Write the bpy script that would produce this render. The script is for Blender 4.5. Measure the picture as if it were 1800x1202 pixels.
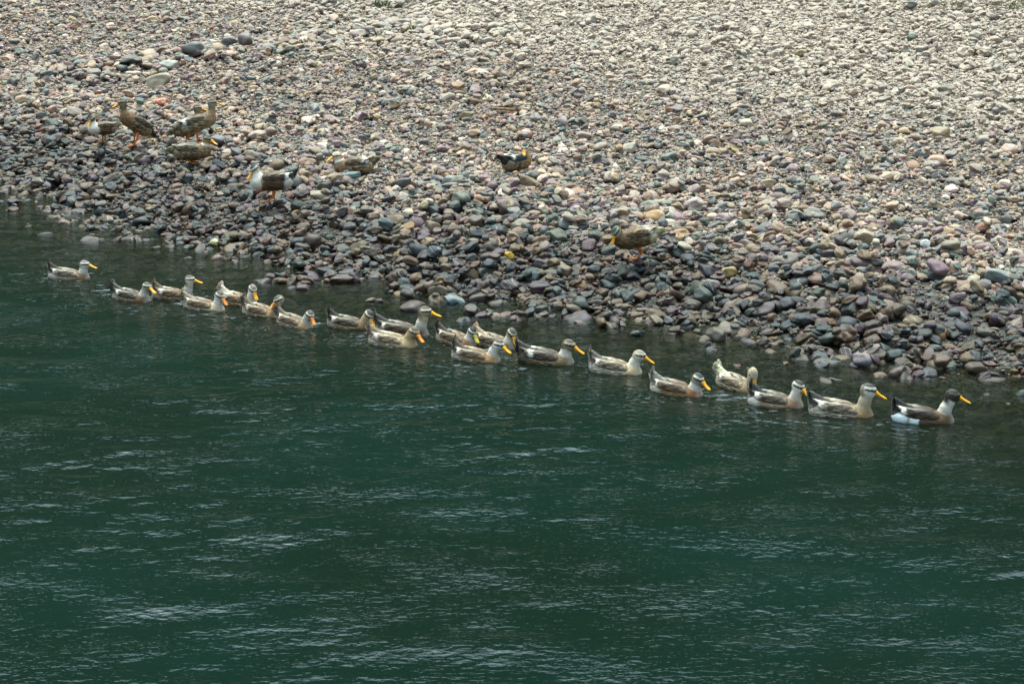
import bpy, math, random
import numpy as np
from mathutils import Matrix, Vector

random.seed(7)
rng = np.random.default_rng(11)
scene = bpy.context.scene
for o in list(bpy.data.objects):
    bpy.data.objects.remove(o)

# ------------------------------------------------------------------ camera, sky, sun, exposure
CAM_H, PITCH, FPX = 4.6, math.radians(14.0), 3814.0
cam_d = bpy.data.cameras.new('camera')
cam = bpy.data.objects.new('camera', cam_d)
scene.collection.objects.link(cam)
cam.location = (0, 0, CAM_H)
cam.rotation_euler = (math.pi / 2 - PITCH, 0, 0)
cam_d.sensor_width = 36.0
cam_d.lens = FPX / 1800 * 36
cam_d.clip_start, cam_d.clip_end = 0.1, 2000
scene.camera = cam

SUN_EL, SUN_AZ = math.radians(70), math.radians(-10)     # azimuth from +Y towards +X
world = bpy.data.worlds.new('World')
scene.world = world
world.use_nodes = True
wn = world.node_tree.nodes
wl = world.node_tree.links
bg = wn['Background']
sky = wn.new('ShaderNodeTexSky')
sky.sky_type = 'NISHITA'
sky.sun_disc = False
sky.sun_elevation = SUN_EL
sky.sun_rotation = SUN_AZ
sky.air_density, sky.dust_density, sky.ozone_density = 1.0, 7.0, 1.0
hs = wn.new('ShaderNodeHueSaturation')
hs.inputs['Saturation'].default_value = 0.55
wl.new(sky.outputs[0], hs.inputs['Color'])
tn = wn.new('ShaderNodeMix')
tn.data_type, tn.blend_type = 'RGBA', 'MULTIPLY'
tn.inputs[0].default_value = 1.0
tn.inputs[7].default_value = (.73, 1.02, 1.10, 1)      # thin cloud over a green valley
wl.new(hs.outputs[0], tn.inputs[6])
wl.new(tn.outputs[2], bg.inputs['Color'])
bg.inputs['Strength'].default_value = 0.15

sun_d = bpy.data.lights.new('sun', 'SUN')
sun_d.energy = 0.8
sun_d.angle = math.radians(30)
sun_d.color = (1.0, 0.90, 0.80)
sun = bpy.data.objects.new('sun', sun_d)
scene.collection.objects.link(sun)
sdir = Vector((math.sin(SUN_AZ) * math.cos(SUN_EL), math.cos(SUN_AZ) * math.cos(SUN_EL), math.sin(SUN_EL)))
sun.rotation_euler = sdir.to_track_quat('Z', 'Y').to_euler()

vs = scene.view_settings
scene.display_settings.display_device = 'sRGB'
vs.view_transform = 'Standard'
vs.look = 'None'
vs.gamma = 1
vs.use_curve_mapping = False
vs.exposure = 1.5
scene.cycles.max_bounces = 6
scene.cycles.transparent_max_bounces = 6
scene.cycles.caustics_reflective = False
scene.cycles.caustics_refractive = False

# ------------------------------------------------------------------ helpers
def lin(r, g, b, k=1.0):
    f = lambda c: (c / 255 / 12.92) if c / 255 <= 0.04045 else ((c / 255 + 0.055) / 1.055) ** 2.4
    return (f(r) * k, f(g) * k, f(b) * k)

def px_dir(px, py):
    cx, cy = (px - 900) / FPX, (601 - py) / FPX
    s, c = math.sin(PITCH), math.cos(PITCH)
    d = np.array([cx, c + cy * s, -s + cy * c])
    return d / np.linalg.norm(d)

def at_water(px, py, z=0.0):
    d = px_dir(px, py)
    t = (z - CAM_H) / d[2]
    return np.array([0, 0, CAM_H]) + d * t

def project(P):
    x, y, z = P[..., 0], P[..., 1], P[..., 2] - CAM_H
    s, c = math.sin(PITCH), math.cos(PITCH)
    f = y * c - z * s
    u = y * s + z * c
    return 900 + FPX * x / f, 601 - FPX * u / f, f

def vnoise(x, y, seed=0):
    xi, yi = np.floor(x).astype(np.int64), np.floor(y).astype(np.int64)
    fx, fy = x - xi, y - yi
    fx, fy = fx * fx * (3 - 2 * fx), fy * fy * (3 - 2 * fy)
    def h(a, b):
        n = (a * 374761393 + b * 668265263 + seed * 1442695041) & 0xffffffff
        n = ((n ^ (n >> 13)) * 1274126177) & 0xffffffff
        return ((n ^ (n >> 16)) & 0xffff) / 65535.0
    return (h(xi, yi) * (1 - fx) + h(xi + 1, yi) * fx) * (1 - fy) + (h(xi, yi + 1) * (1 - fx) + h(xi + 1, yi + 1) * fx) * fy

def fbm(x, y, seed=0, oct=3):
    v, a, t = 0, 1.0, 0
    for i in range(oct):
        v = v + a * vnoise(x * 2 ** i, y * 2 ** i, seed + i * 17)
        t += a
        a *= .5
    return v / t

def sstep(a, b, x):
    t = np.clip((x - a) / (b - a), 0, 1)
    return t * t * (3 - 2 * t)

# shoreline traced on the water plane, then distances measured on the ground
SHORE_PX = [(-250, 272), (-90, 302), (0, 322), (60, 347), (160, 384), (290, 418), (400, 444), (480, 460), (545, 484), (600, 492), (660, 496),
            (760, 525), (900, 545), (1000, 554), (1150, 567), (1250, 588), (1400, 615), (1500, 632), (1620, 642),
            (1680, 660), (1800, 670), (1950, 700), (2150, 750)]
SH = np.array([at_water(*p)[:2] for p in SHORE_PX])
SH = np.vstack([SH[0] + (SH[0] - SH[1]) / np.linalg.norm(SH[0] - SH[1]) * 150, SH,
                SH[-1] + (SH[-1] - SH[-3]) / np.linalg.norm(SH[-1] - SH[-3]) * 150])

def shore_d(x, y):
    """signed distance to the shoreline, positive on land"""
    shp = np.shape(x)
    x, y = np.ravel(x).astype(float), np.ravel(y).astype(float)
    best = np.full(x.shape, 1e9)
    sgn = np.ones_like(best)
    for a, b in zip(SH[:-1], SH[1:]):
        e = b - a
        L2 = e @ e
        t = np.clip(((x - a[0]) * e[0] + (y - a[1]) * e[1]) / L2, 0, 1)
        dx, dy = x - a[0] - t * e[0], y - a[1] - t * e[1]
        d2 = dx * dx + dy * dy
        cr = e[0] * (y - a[1]) - e[1] * (x - a[0])
        m = d2 < best
        best = np.where(m, d2, best)
        sgn = np.where(m, np.where(cr > 0, 1.0, -1.0), sgn)
    return (np.sqrt(best) * sgn).reshape(shp)

BERM = np.array([(-6.5, 33.6), (-5.3, 34.2), (-4.0, 34.6), (-1.9, 35.9), (-.9, 34.9)])
def berm_w(x, y):
    w = np.zeros(np.shape(x))
    for a, b in zip(BERM[:-1], BERM[1:]):
        e = b - a
        t = np.clip(((x - a[0]) * e[0] + (y - a[1]) * e[1]) / (e @ e), 0, 1)
        d2 = (x - a[0] - t * e[0]) ** 2 + (y - a[1] - t * e[1]) ** 2
        w = np.maximum(w, np.exp(-d2 / 0.8))
    return w

def ground_z(x, y, d=None):
    if d is None:
        d = shore_d(x, y)
    z = np.where(d < 0, np.maximum(-0.07 + 0.13 * d + .25 * np.minimum(d + 2.2, 0), -1.6), 0)
    dp = np.maximum(d, 0)
    up = -0.07 + 0.15 * np.minimum(dp, 1.2) + 0.088 * np.clip(dp - 1.2, 0, 15) + 0.03 * np.clip(dp - 16.2, 0, 40)
    z = np.where(d >= 0, up, z)
    und = (fbm(x * .33 + 5, y * .33, 3) - .5) * .22 + (fbm(x * 1.1, y * 1.1, 9) - .5) * .08
    return z + und * sstep(-0.5, 2.0, d) + 0.10 * berm_w(x, y)

def at_ground(px, py, fn=None):
    fn = fn or ground_z
    d = px_dir(px, py)
    ts = np.linspace(10, 60, 2501)
    P = np.array([0, 0, CAM_H]) + ts[:, None] * d
    g = fn(P[:, 0], P[:, 1])
    i = np.argmax(P[:, 2] < np.maximum(g, -10))
    return np.array([P[i, 0], P[i, 1], g[i]])

def link(o, parent=None):
    scene.collection.objects.link(o)
    if parent is not None:
        o.parent = parent
    return o

def mesh_obj(name, V, F, mat, parent=None, smooth=True, attrs=None):
    me = bpy.data.meshes.new(name)
    V = np.asarray(V, dtype=np.float32)
    if isinstance(F, np.ndarray):
        n, k = F.shape
        me.vertices.add(len(V))
        me.vertices.foreach_set('co', V.ravel())
        me.loops.add(n * k)
        me.loops.foreach_set('vertex_index', F.astype(np.int32).ravel())
        me.polygons.add(n)
        me.polygons.foreach_set('loop_start', np.arange(0, n * k, k, dtype=np.int32))
        me.update(calc_edges=True)
        me.validate()
    else:
        me.from_pydata([tuple(v) for v in V], [], [tuple(f) for f in F])
        me.update()
    if smooth:
        me.polygons.foreach_set('use_smooth', np.ones(len(me.polygons), dtype=bool))
    for an, (typ, arr) in (attrs or {}).items():
        at = me.attributes.new(an, typ, 'POINT')
        key = {'FLOAT': 'value', 'FLOAT_COLOR': 'color', 'FLOAT_VECTOR': 'vector', 'INT': 'value'}[typ]
        at.data.foreach_set(key, np.asarray(arr, dtype=np.int32 if typ == 'INT' else np.float32).ravel())
    if mat is not None:
        me.materials.append(mat)
    o = bpy.data.objects.new(name, me)
    return link(o, parent)

def tag(o, label=None, cat=None, group=None, kind=None):
    if label: o['label'] = label
    if cat: o['category'] = cat
    if group: o['group'] = group
    if kind: o['kind'] = kind
    return o

class NT:
    def __init__(s, name):
        s.m = bpy.data.materials.new(name)
        s.m.use_nodes = True
        s.t = s.m.node_tree
        s.t.nodes.clear()
        s.out = s.n('ShaderNodeOutputMaterial')
    def n(s, typ, **kw):
        nd = s.t.nodes.new(typ)
        for k, v in kw.items():
            setattr(nd, k, v)
        return nd
    def l(s, a, b):
        s.t.links.new(a, b)
    def put(s, inp, v):
        if hasattr(v, 'is_linked') or isinstance(v, bpy.types.NodeSocket):
            s.l(v, inp)
        else:
            inp.default_value = v
    def mix(s, f, a, b, mode='MIX'):
        nd = s.n('ShaderNodeMix', data_type='RGBA', blend_type=mode)
        s.put(nd.inputs[0], f)
        s.put(nd.inputs[6], a if not isinstance(a, tuple) or len(a) == 4 else a + (1,))
        s.put(nd.inputs[7], b if not isinstance(b, tuple) or len(b) == 4 else b + (1,))
        return nd.outputs[2]
    def math(s, op, a, b=0.0, c=None, clamp=False):
        nd = s.n('ShaderNodeMath', operation=op, use_clamp=clamp)
        s.put(nd.inputs[0], a)
        s.put(nd.inputs[1], b)
        if c is not None: s.put(nd.inputs[2], c)
        return nd.outputs[0]
    def noise(s, vec, scale, detail=3, rough=.55):
        nd = s.n('ShaderNodeTexNoise')
        if vec is not None: s.l(vec, nd.inputs['Vector'])
        nd.inputs['Scale'].default_value = scale
        nd.inputs['Detail'].default_value = detail
        nd.inputs['Roughness'].default_value = rough
        return nd.outputs['Fac']
    def ramp(s, fac, a, b, lo=0., hi=1.):
        nd = s.n('ShaderNodeMapRange', interpolation_type='SMOOTHSTEP')
        s.put(nd.inputs[0], fac)
        nd.inputs[1].default_value, nd.inputs[2].default_value = a, b
        nd.inputs[3].default_value, nd.inputs[4].default_value = lo, hi
        return nd.outputs[0]

def principled(t, col, rough=.6, spec=.5, normal=None):
    p = t.n('ShaderNodeBsdfPrincipled')
    t.put(p.inputs['Base Color'], col if not isinstance(col, tuple) or len(col) == 4 else col + (1,))
    t.put(p.inputs['Roughness'], rough)
    t.put(p.inputs['Specular IOR Level'], spec)
    if normal is not None: t.l(normal, p.inputs['Normal'])
    t.l(p.outputs[0], t.out.inputs[0])
    return p

# ------------------------------------------------------------------ materials
def stone_material():
    t = NT('stone')
    tint = t.n('ShaderNodeAttribute', attribute_type='INSTANCER', attribute_name='tint')
    rgh = t.n('ShaderNodeAttribute', attribute_type='INSTANCER', attribute_name='rgh')
    oi = t.n('ShaderNodeObjectInfo')
    tc = t.n('ShaderNodeTexCoord')
    off = t.n('ShaderNodeVectorMath', operation='ADD')
    sc = t.math('MULTIPLY', oi.outputs['Random'], 91.0)
    t.l(tc.outputs['Object'], off.inputs[0])
    t.l(sc, off.inputs[1])
    v = off.outputs[0]
    n1 = t.noise(v, 2.2, 4, .6)
    n2 = t.noise(v, 11, 3, .7)
    k = t.math('MULTIPLY', t.ramp(n1, .25, .75, .76, 1.22), t.ramp(n2, .2, .8, .82, 1.16))
    mul = t.n('ShaderNodeVectorMath', operation='SCALE')
    t.l(tint.outputs['Color'], mul.inputs[0])
    t.l(k, mul.inputs['Scale'])
    # pale quartz veins on a few stones
    wv = t.n('ShaderNodeTexWave', bands_direction='DIAGONAL')
    t.l(v, wv.inputs['Vector'])
    wv.inputs['Scale'].default_value = .55
    wv.inputs['Distortion'].default_value = 3.0
    wv.inputs['Detail'].default_value = 2
    has = t.math('GREATER_THAN', oi.outputs['Random'], .88)
    vein = t.math('MULTIPLY', t.ramp(wv.outputs['Fac'], .95, .995), has)
    vein = t.math('MULTIPLY', vein, .45)
    c = t.mix(vein, mul.outputs[0], lin(205, 200, 190, .7))
    # dry silt lying on the upper faces
    geo = t.n('ShaderNodeNewGeometry')
    sx = t.n('ShaderNodeSeparateXYZ')
    t.l(geo.outputs['Normal'], sx.inputs[0])
    up = t.ramp(sx.outputs['Z'], .15, .85)
    dust = t.math('MULTIPLY', up, tint.outputs['Alpha'])
    dust = t.math('MULTIPLY', dust, t.ramp(n1, .3, .6, .55, 1.0))
    c = t.mix(dust, c, lin(226, 199, 174, .56))
    bp = t.n('ShaderNodeBump')
    bp.inputs['Strength'].default_value = .35
    bp.inputs['Distance'].default_value = .02
    t.l(n2, bp.inputs['Height'])
    principled(t, c, rgh.outputs['Fac'], .32, bp.outputs[0])
    return t.m

def bed_material():
    t = NT('gravel_bed')
    a = t.n('ShaderNodeAttribute', attribute_name='bed')
    tc = t.n('ShaderNodeTexCoord')
    vo = t.n('ShaderNodeTexVoronoi')
    t.l(tc.outputs['Object'], vo.inputs['Vector'])
    vo.inputs['Scale'].default_value = 38
    n = t.noise(tc.outputs['Object'], 60, 3)
    vv = t.n('ShaderNodeSeparateColor')
    t.l(vo.outputs['Color'], vv.inputs[0])
    k = t.math('MULTIPLY', t.ramp(vv.outputs[0], 0, 1, .6, 1.35), t.ramp(n, .2, .8, .7, 1.2))
    mul = t.n('ShaderNodeVectorMath', operation='SCALE')
    t.l(a.outputs['Color'], mul.inputs[0])
    t.l(k, mul.inputs['Scale'])
    bp = t.n('ShaderNodeBump', invert=True)
    bp.inputs['Distance'].default_value = .012
    t.l(vo.outputs['Distance'], bp.inputs['Height'])
    vo2 = t.n('ShaderNodeTexVoronoi')
    t.l(tc.outputs['Object'], vo2.inputs['Vector'])
    vo2.inputs['Scale'].default_value = 8
    v2 = t.n('ShaderNodeSeparateColor')
    t.l(vo2.outputs['Color'], v2.inputs[0])
    k2 = t.math('MULTIPLY', t.ramp(v2.outputs[0], 0, 1, .65, 1.3), t.ramp(vo2.outputs['Distance'], .75, .45, .45, 1.0))
    mul2 = t.n('ShaderNodeVectorMath', operation='SCALE')
    t.l(mul.outputs[0], mul2.inputs[0])
    t.l(k2, mul2.inputs['Scale'])
    principled(t, mul2.outputs[0], .85, .25, bp.outputs[0])
    return t.m

def water_material():
    t = NT('river_water')
    dep = t.n('ShaderNodeAttribute', attribute_name='depth')
    tc = t.n('ShaderNodeTexCoord')
    mp = t.n('ShaderNodeMapping')
    mp.inputs['Scale'].default_value = (.62, 1.0, 1.0)
    t.l(tc.outputs['Object'], mp.inputs[0])
    n1 = t.noise(mp.outputs[0], 20.0, 3, .5)
    n2 = t.noise(mp.outputs[0], 2.3, 3, .6)
    ht = t.math('MULTIPLY', n1, t.ramp(n2, .36, .70, .46, .92))
    bp = t.n('ShaderNodeBump')
    bp.inputs['Strength'].default_value = 1.0
    bp.inputs['Distance'].default_value = .0140
    t.l(ht, bp.inputs['Height'])
    fr = t.n('ShaderNodeFresnel')
    fr.inputs['IOR'].default_value = 1.33
    t.l(bp.outputs[0], fr.inputs['Normal'])
    gl = t.n('ShaderNodeBsdfGlossy')
    gl.inputs['Roughness'].default_value = .03
    gl.inputs['Color'].default_value = (1, 1, 1, 1)
    t.l(bp.outputs[0], gl.inputs['Normal'])
    df = t.n('ShaderNodeBsdfDiffuse')
    n3 = t.noise(tc.outputs['Object'], .45, 3, .5)
    dc = t.mix(t.ramp(n3, .35, .7), (.0016, .0080, .0046), (.0016, .0110, .0074))
    dc = t.mix(t.ramp(dep.outputs['Fac'], .10, .55), (.0070, .0085, .0044), dc)
    t.l(dc, df.inputs['Color'])
    tr = t.n('ShaderNodeBsdfTransparent')
    tr.inputs['Color'].default_value = (.62, .64, .46, 1)
    # turbid: the light path through the water is about four times its depth at this low view
    f = t.math('EXPONENT', t.math('MULTIPLY', dep.outputs['Fac'], -4.5))
    opq = t.math('SUBTRACT', 1.0, f, clamp=True)
    m1 = t.n('ShaderNodeMixShader')
    t.l(opq, m1.inputs[0]); t.l(tr.outputs[0], m1.inputs[1]); t.l(df.outputs[0], m1.inputs[2])
    m2 = t.n('ShaderNodeMixShader')
    t.l(fr.outputs[0], m2.inputs[0]); t.l(m1.outputs[0], m2.inputs[1]); t.l(gl.outputs[0], m2.inputs[2])
    t.l(m2.outputs[0], t.out.inputs[0])
    return t.m

def plumage_material():
    t = NT('plumage')
    col = t.n('ShaderNodeAttribute', attribute_name='plum')
    mot = t.n('ShaderNodeAttribute', attribute_name='mottle')
    tc = t.n('ShaderNodeTexCoord')
    mp = t.n('ShaderNodeMapping')
    mp.inputs['Scale'].default_value = (19, 62, 62)
    mp.inputs['Rotation'].default_value = (0, math.radians(-12), 0)
    oi = t.n('ShaderNodeObjectInfo')
    t.l(tc.outputs['Object'], mp.inputs[0])
    nz = t.n('ShaderNodeTexNoise')
    t.l(mp.outputs[0], nz.inputs['Vector'])
    nz.inputs['Scale'].default_value = .9
    wa = t.n('ShaderNodeVectorMath', operation='MULTIPLY_ADD')
    t.l(nz.outputs['Color'], wa.inputs[0])
    wa.inputs[1].default_value = (.9, .9, .9)
    t.l(mp.outputs[0], wa.inputs[2])
    vo = t.n('ShaderNodeTexVoronoi', feature='F1')
    t.l(wa.outputs[0], vo.inputs['Vector'])
    vo.inputs['Scale'].default_value = 1.0
    n = t.noise(mp.outputs[0], .7, 2)
    dark = t.ramp(vo.outputs['Distance'], .74, .46)       # feather centre
    dark = t.math('MULTIPLY', dark, t.ramp(n, .30, .55, .55, 1.0))
    dark = t.math('MULTIPLY', dark, mot.outputs['Fac'])
    dk = t.n('ShaderNodeVectorMath', operation='MULTIPLY')
    t.l(col.outputs['Color'], dk.inputs[0]); dk.inputs[1].default_value = (.16, .135, .12)
    c = t.mix(dark, col.outputs['Color'], dk.outputs[0])
    nf = t.noise(tc.outputs['Object'], 90, 2)
    mul = t.n('ShaderNodeVectorMath', operation='SCALE')
    t.l(c, mul.inputs[0]); t.l(t.ramp(nf, .25, .75, .85, 1.12), mul.inputs['Scale'])
    bp = t.n('ShaderNodeBump')
    bp.inputs['Strength'].default_value = .5
    bp.inputs['Distance'].default_value = -.004
    t.l(vo.outputs['Distance'], bp.inputs['Height'])
    principled(t, mul.outputs[0], .62, .3, bp.outputs[0])
    return t.m

def simple_material(name, col, rough, spec=.5, var=.15, scale=40):
    t = NT(name)
    tc = t.n('ShaderNodeTexCoord')
    n = t.noise(tc.outputs['Object'], scale, 3)
    c = t.mix(t.ramp(n, .3, .7), tuple(v * (1 - var) for v in col), tuple(v * (1 + var) for v in col))
    principled(t, c, rough, spec)
    return t.m

M_STONE, M_BED, M_WATER, M_PLUM = stone_material(), bed_material(), water_material(), plumage_material()
M_BILL = simple_material('bill_orange', lin(250, 166, 20, .78), .42, .4, .18)
M_BILL2 = simple_material('bill_olive', lin(205, 180, 62, .74), .4, .4, .2)
M_BILL3 = simple_material('bill_deep_orange', lin(240, 140, 44, .74), .42, .4, .2)
M_LEG = simple_material('leg_orange', lin(232, 122, 30, .62), .5, .4, .25)
M_EYE = simple_material('eye_dark', (.012, .010, .008), .08, .6, .05)
M_NAIL = simple_material('bill_nail', (.03, .022, .015), .4, .4, .1)
M_WOOD = simple_material('driftwood', lin(128, 98, 62), .8, .3, .35, 25)
M_WEED = simple_material('weed_leaf', lin(104, 124, 76, .5), .6, .3, .3, 12)
M_STRAW = simple_material('dry_grass', lin(178, 168, 122, .5), .7, .3, .25, 12)

def hill_material():
    t = NT('wooded_slope')
    tc = t.n('ShaderNodeTexCoord')
    n = t.noise(tc.outputs['Object'], .35, 5, .65)
    n2 = t.noise(tc.outputs['Object'], .06, 3, .6)
    c = t.mix(t.ramp(n, .3, .7), (.012, .022, .010), (.040, .054, .026))
    c = t.mix(t.ramp(n2, .45, .7, 0, .5), c, (.060, .062, .040))
    bp = t.n('ShaderNodeBump')
    bp.inputs['Distance'].default_value = 2.0
    t.l(n, bp.inputs['Height'])
    principled(t, c, .9, .1, bp.outputs[0])
    return t.m

# ------------------------------------------------------------------ ground, hill, water
def axis(lo, hi, step, far_lo, far_hi):
    core = list(np.arange(lo, hi + step, step))
    s, v = step, core[0]
    pre = []
    while v > far_lo:
        s *= 1.35; v -= s; pre.append(v)
    s, v = step, core[-1]
    post = []
    while v < far_hi:
        s *= 1.35; v += s; post.append(v)
    return np.array(pre[::-1] + core + post)

def grid_faces(nx, ny):
    i = np.arange(nx * ny).reshape(ny, nx)
    return np.stack([i[:-1, :-1], i[:-1, 1:], i[1:, 1:], i[1:, :-1]], -1).reshape(-1, 4)

xs, ys = axis(-13, 13, .10, -220, 220), axis(9, 48, .10, -60, 140)
X, Y = np.meshgrid(xs, ys)
D = shore_d(X, Y)
Z = ground_z(X, Y, D)
WET = 1 - sstep(.8, 3.2, D + (fbm(X * .8, Y * .8, 41) - .5) * 1.6)
# how far the ground has dried to pale silt: more with height above the water
def dryness(x, y, d):
    return sstep(6.5, 12.5, d + .32 * np.clip(x, -8, 4) + (fbm(x * .35, y * .35, 77) - .5) * 4.0)
DR = dryness(X, Y, D)
c0, c1, c2 = np.array(lin(112, 104, 94, .55)), np.array(lin(92, 84, 74, .7)), np.array(lin(190, 183, 170, .52))
bedc = c0[None, None] * (1 - DR[..., None]) + c2[None, None] * DR[..., None]
bedc = bedc * (1 - WET[..., None]) + c1[None, None] * WET[..., None]
V = np.stack([X, Y, Z], -1).reshape(-1, 3)
bank = mesh_obj('pebble_bank', V, grid_faces(len(xs), len(ys)), M_BED,
                attrs={'bed': ('FLOAT_COLOR', np.concatenate([bedc.reshape(-1, 3), np.ones((V.shape[0], 1))], 1))})
tag(bank, 'sloping river bank of loose rounded cobbles, dark and wet by the water, pale and dusty higher up', kind='structure')

hx = np.linspace(-260, 260, 66); hy = np.linspace(75, 220, 30)
HX, HY = np.meshgrid(hx, hy)
HZ = 1.5 + (HY - 75) * .98 * sstep(75, 105, HY) + (fbm(HX * .03, HY * .03, 5, 4) - .5) * 22 * sstep(78, 120, HY) + (fbm(HX * .2, HY * .2, 6, 2) - .5) * 5 * sstep(76, 90, HY)
hill = mesh_obj('wooded_hillside', np.stack([HX, HY, HZ], -1).reshape(-1, 3), grid_faces(66, 30), hill_material())
tag(hill, 'dark wooded hillside rising behind the pebble bank', kind='structure')

# swimming ducks: (waterline px x, y of the body middle, size, heading deg, ...) come later but their wakes stir the water
SWIM = []   # filled from the table below
del SWIM
W_, CREAM, TAN, BROWN, DKB, DARK, GREY = (lin(232, 228, 220), lin(208, 197, 176), lin(176, 153, 120), lin(128, 96, 62),
                                          lin(84, 68, 52), lin(44, 44, 42), lin(128, 122, 112))
LTAN, RUST, BLK = lin(196, 180, 152), lin(150, 108, 72), lin(26, 28, 28)
BASE = dict(crown=lin(92, 86, 74), brow=W_, stripe=DARK, face=lin(214, 206, 192), nape=lin(140, 128, 108), neck=lin(206, 198, 184),
            ring=W_, breast=BROWN, flank=lin(178, 156, 126), fm=.75, rump=lin(200, 188, 170), rm=.45, wing=lin(142, 120, 92), wm=.9,
            patch=W_, pamt=.8, tail=lin(92, 84, 72), tback=lin(196, 186, 172), tm=.7, bill=0, nail=False)
def sty(**k):
    d = dict(BASE); d.update(k); return d

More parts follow.
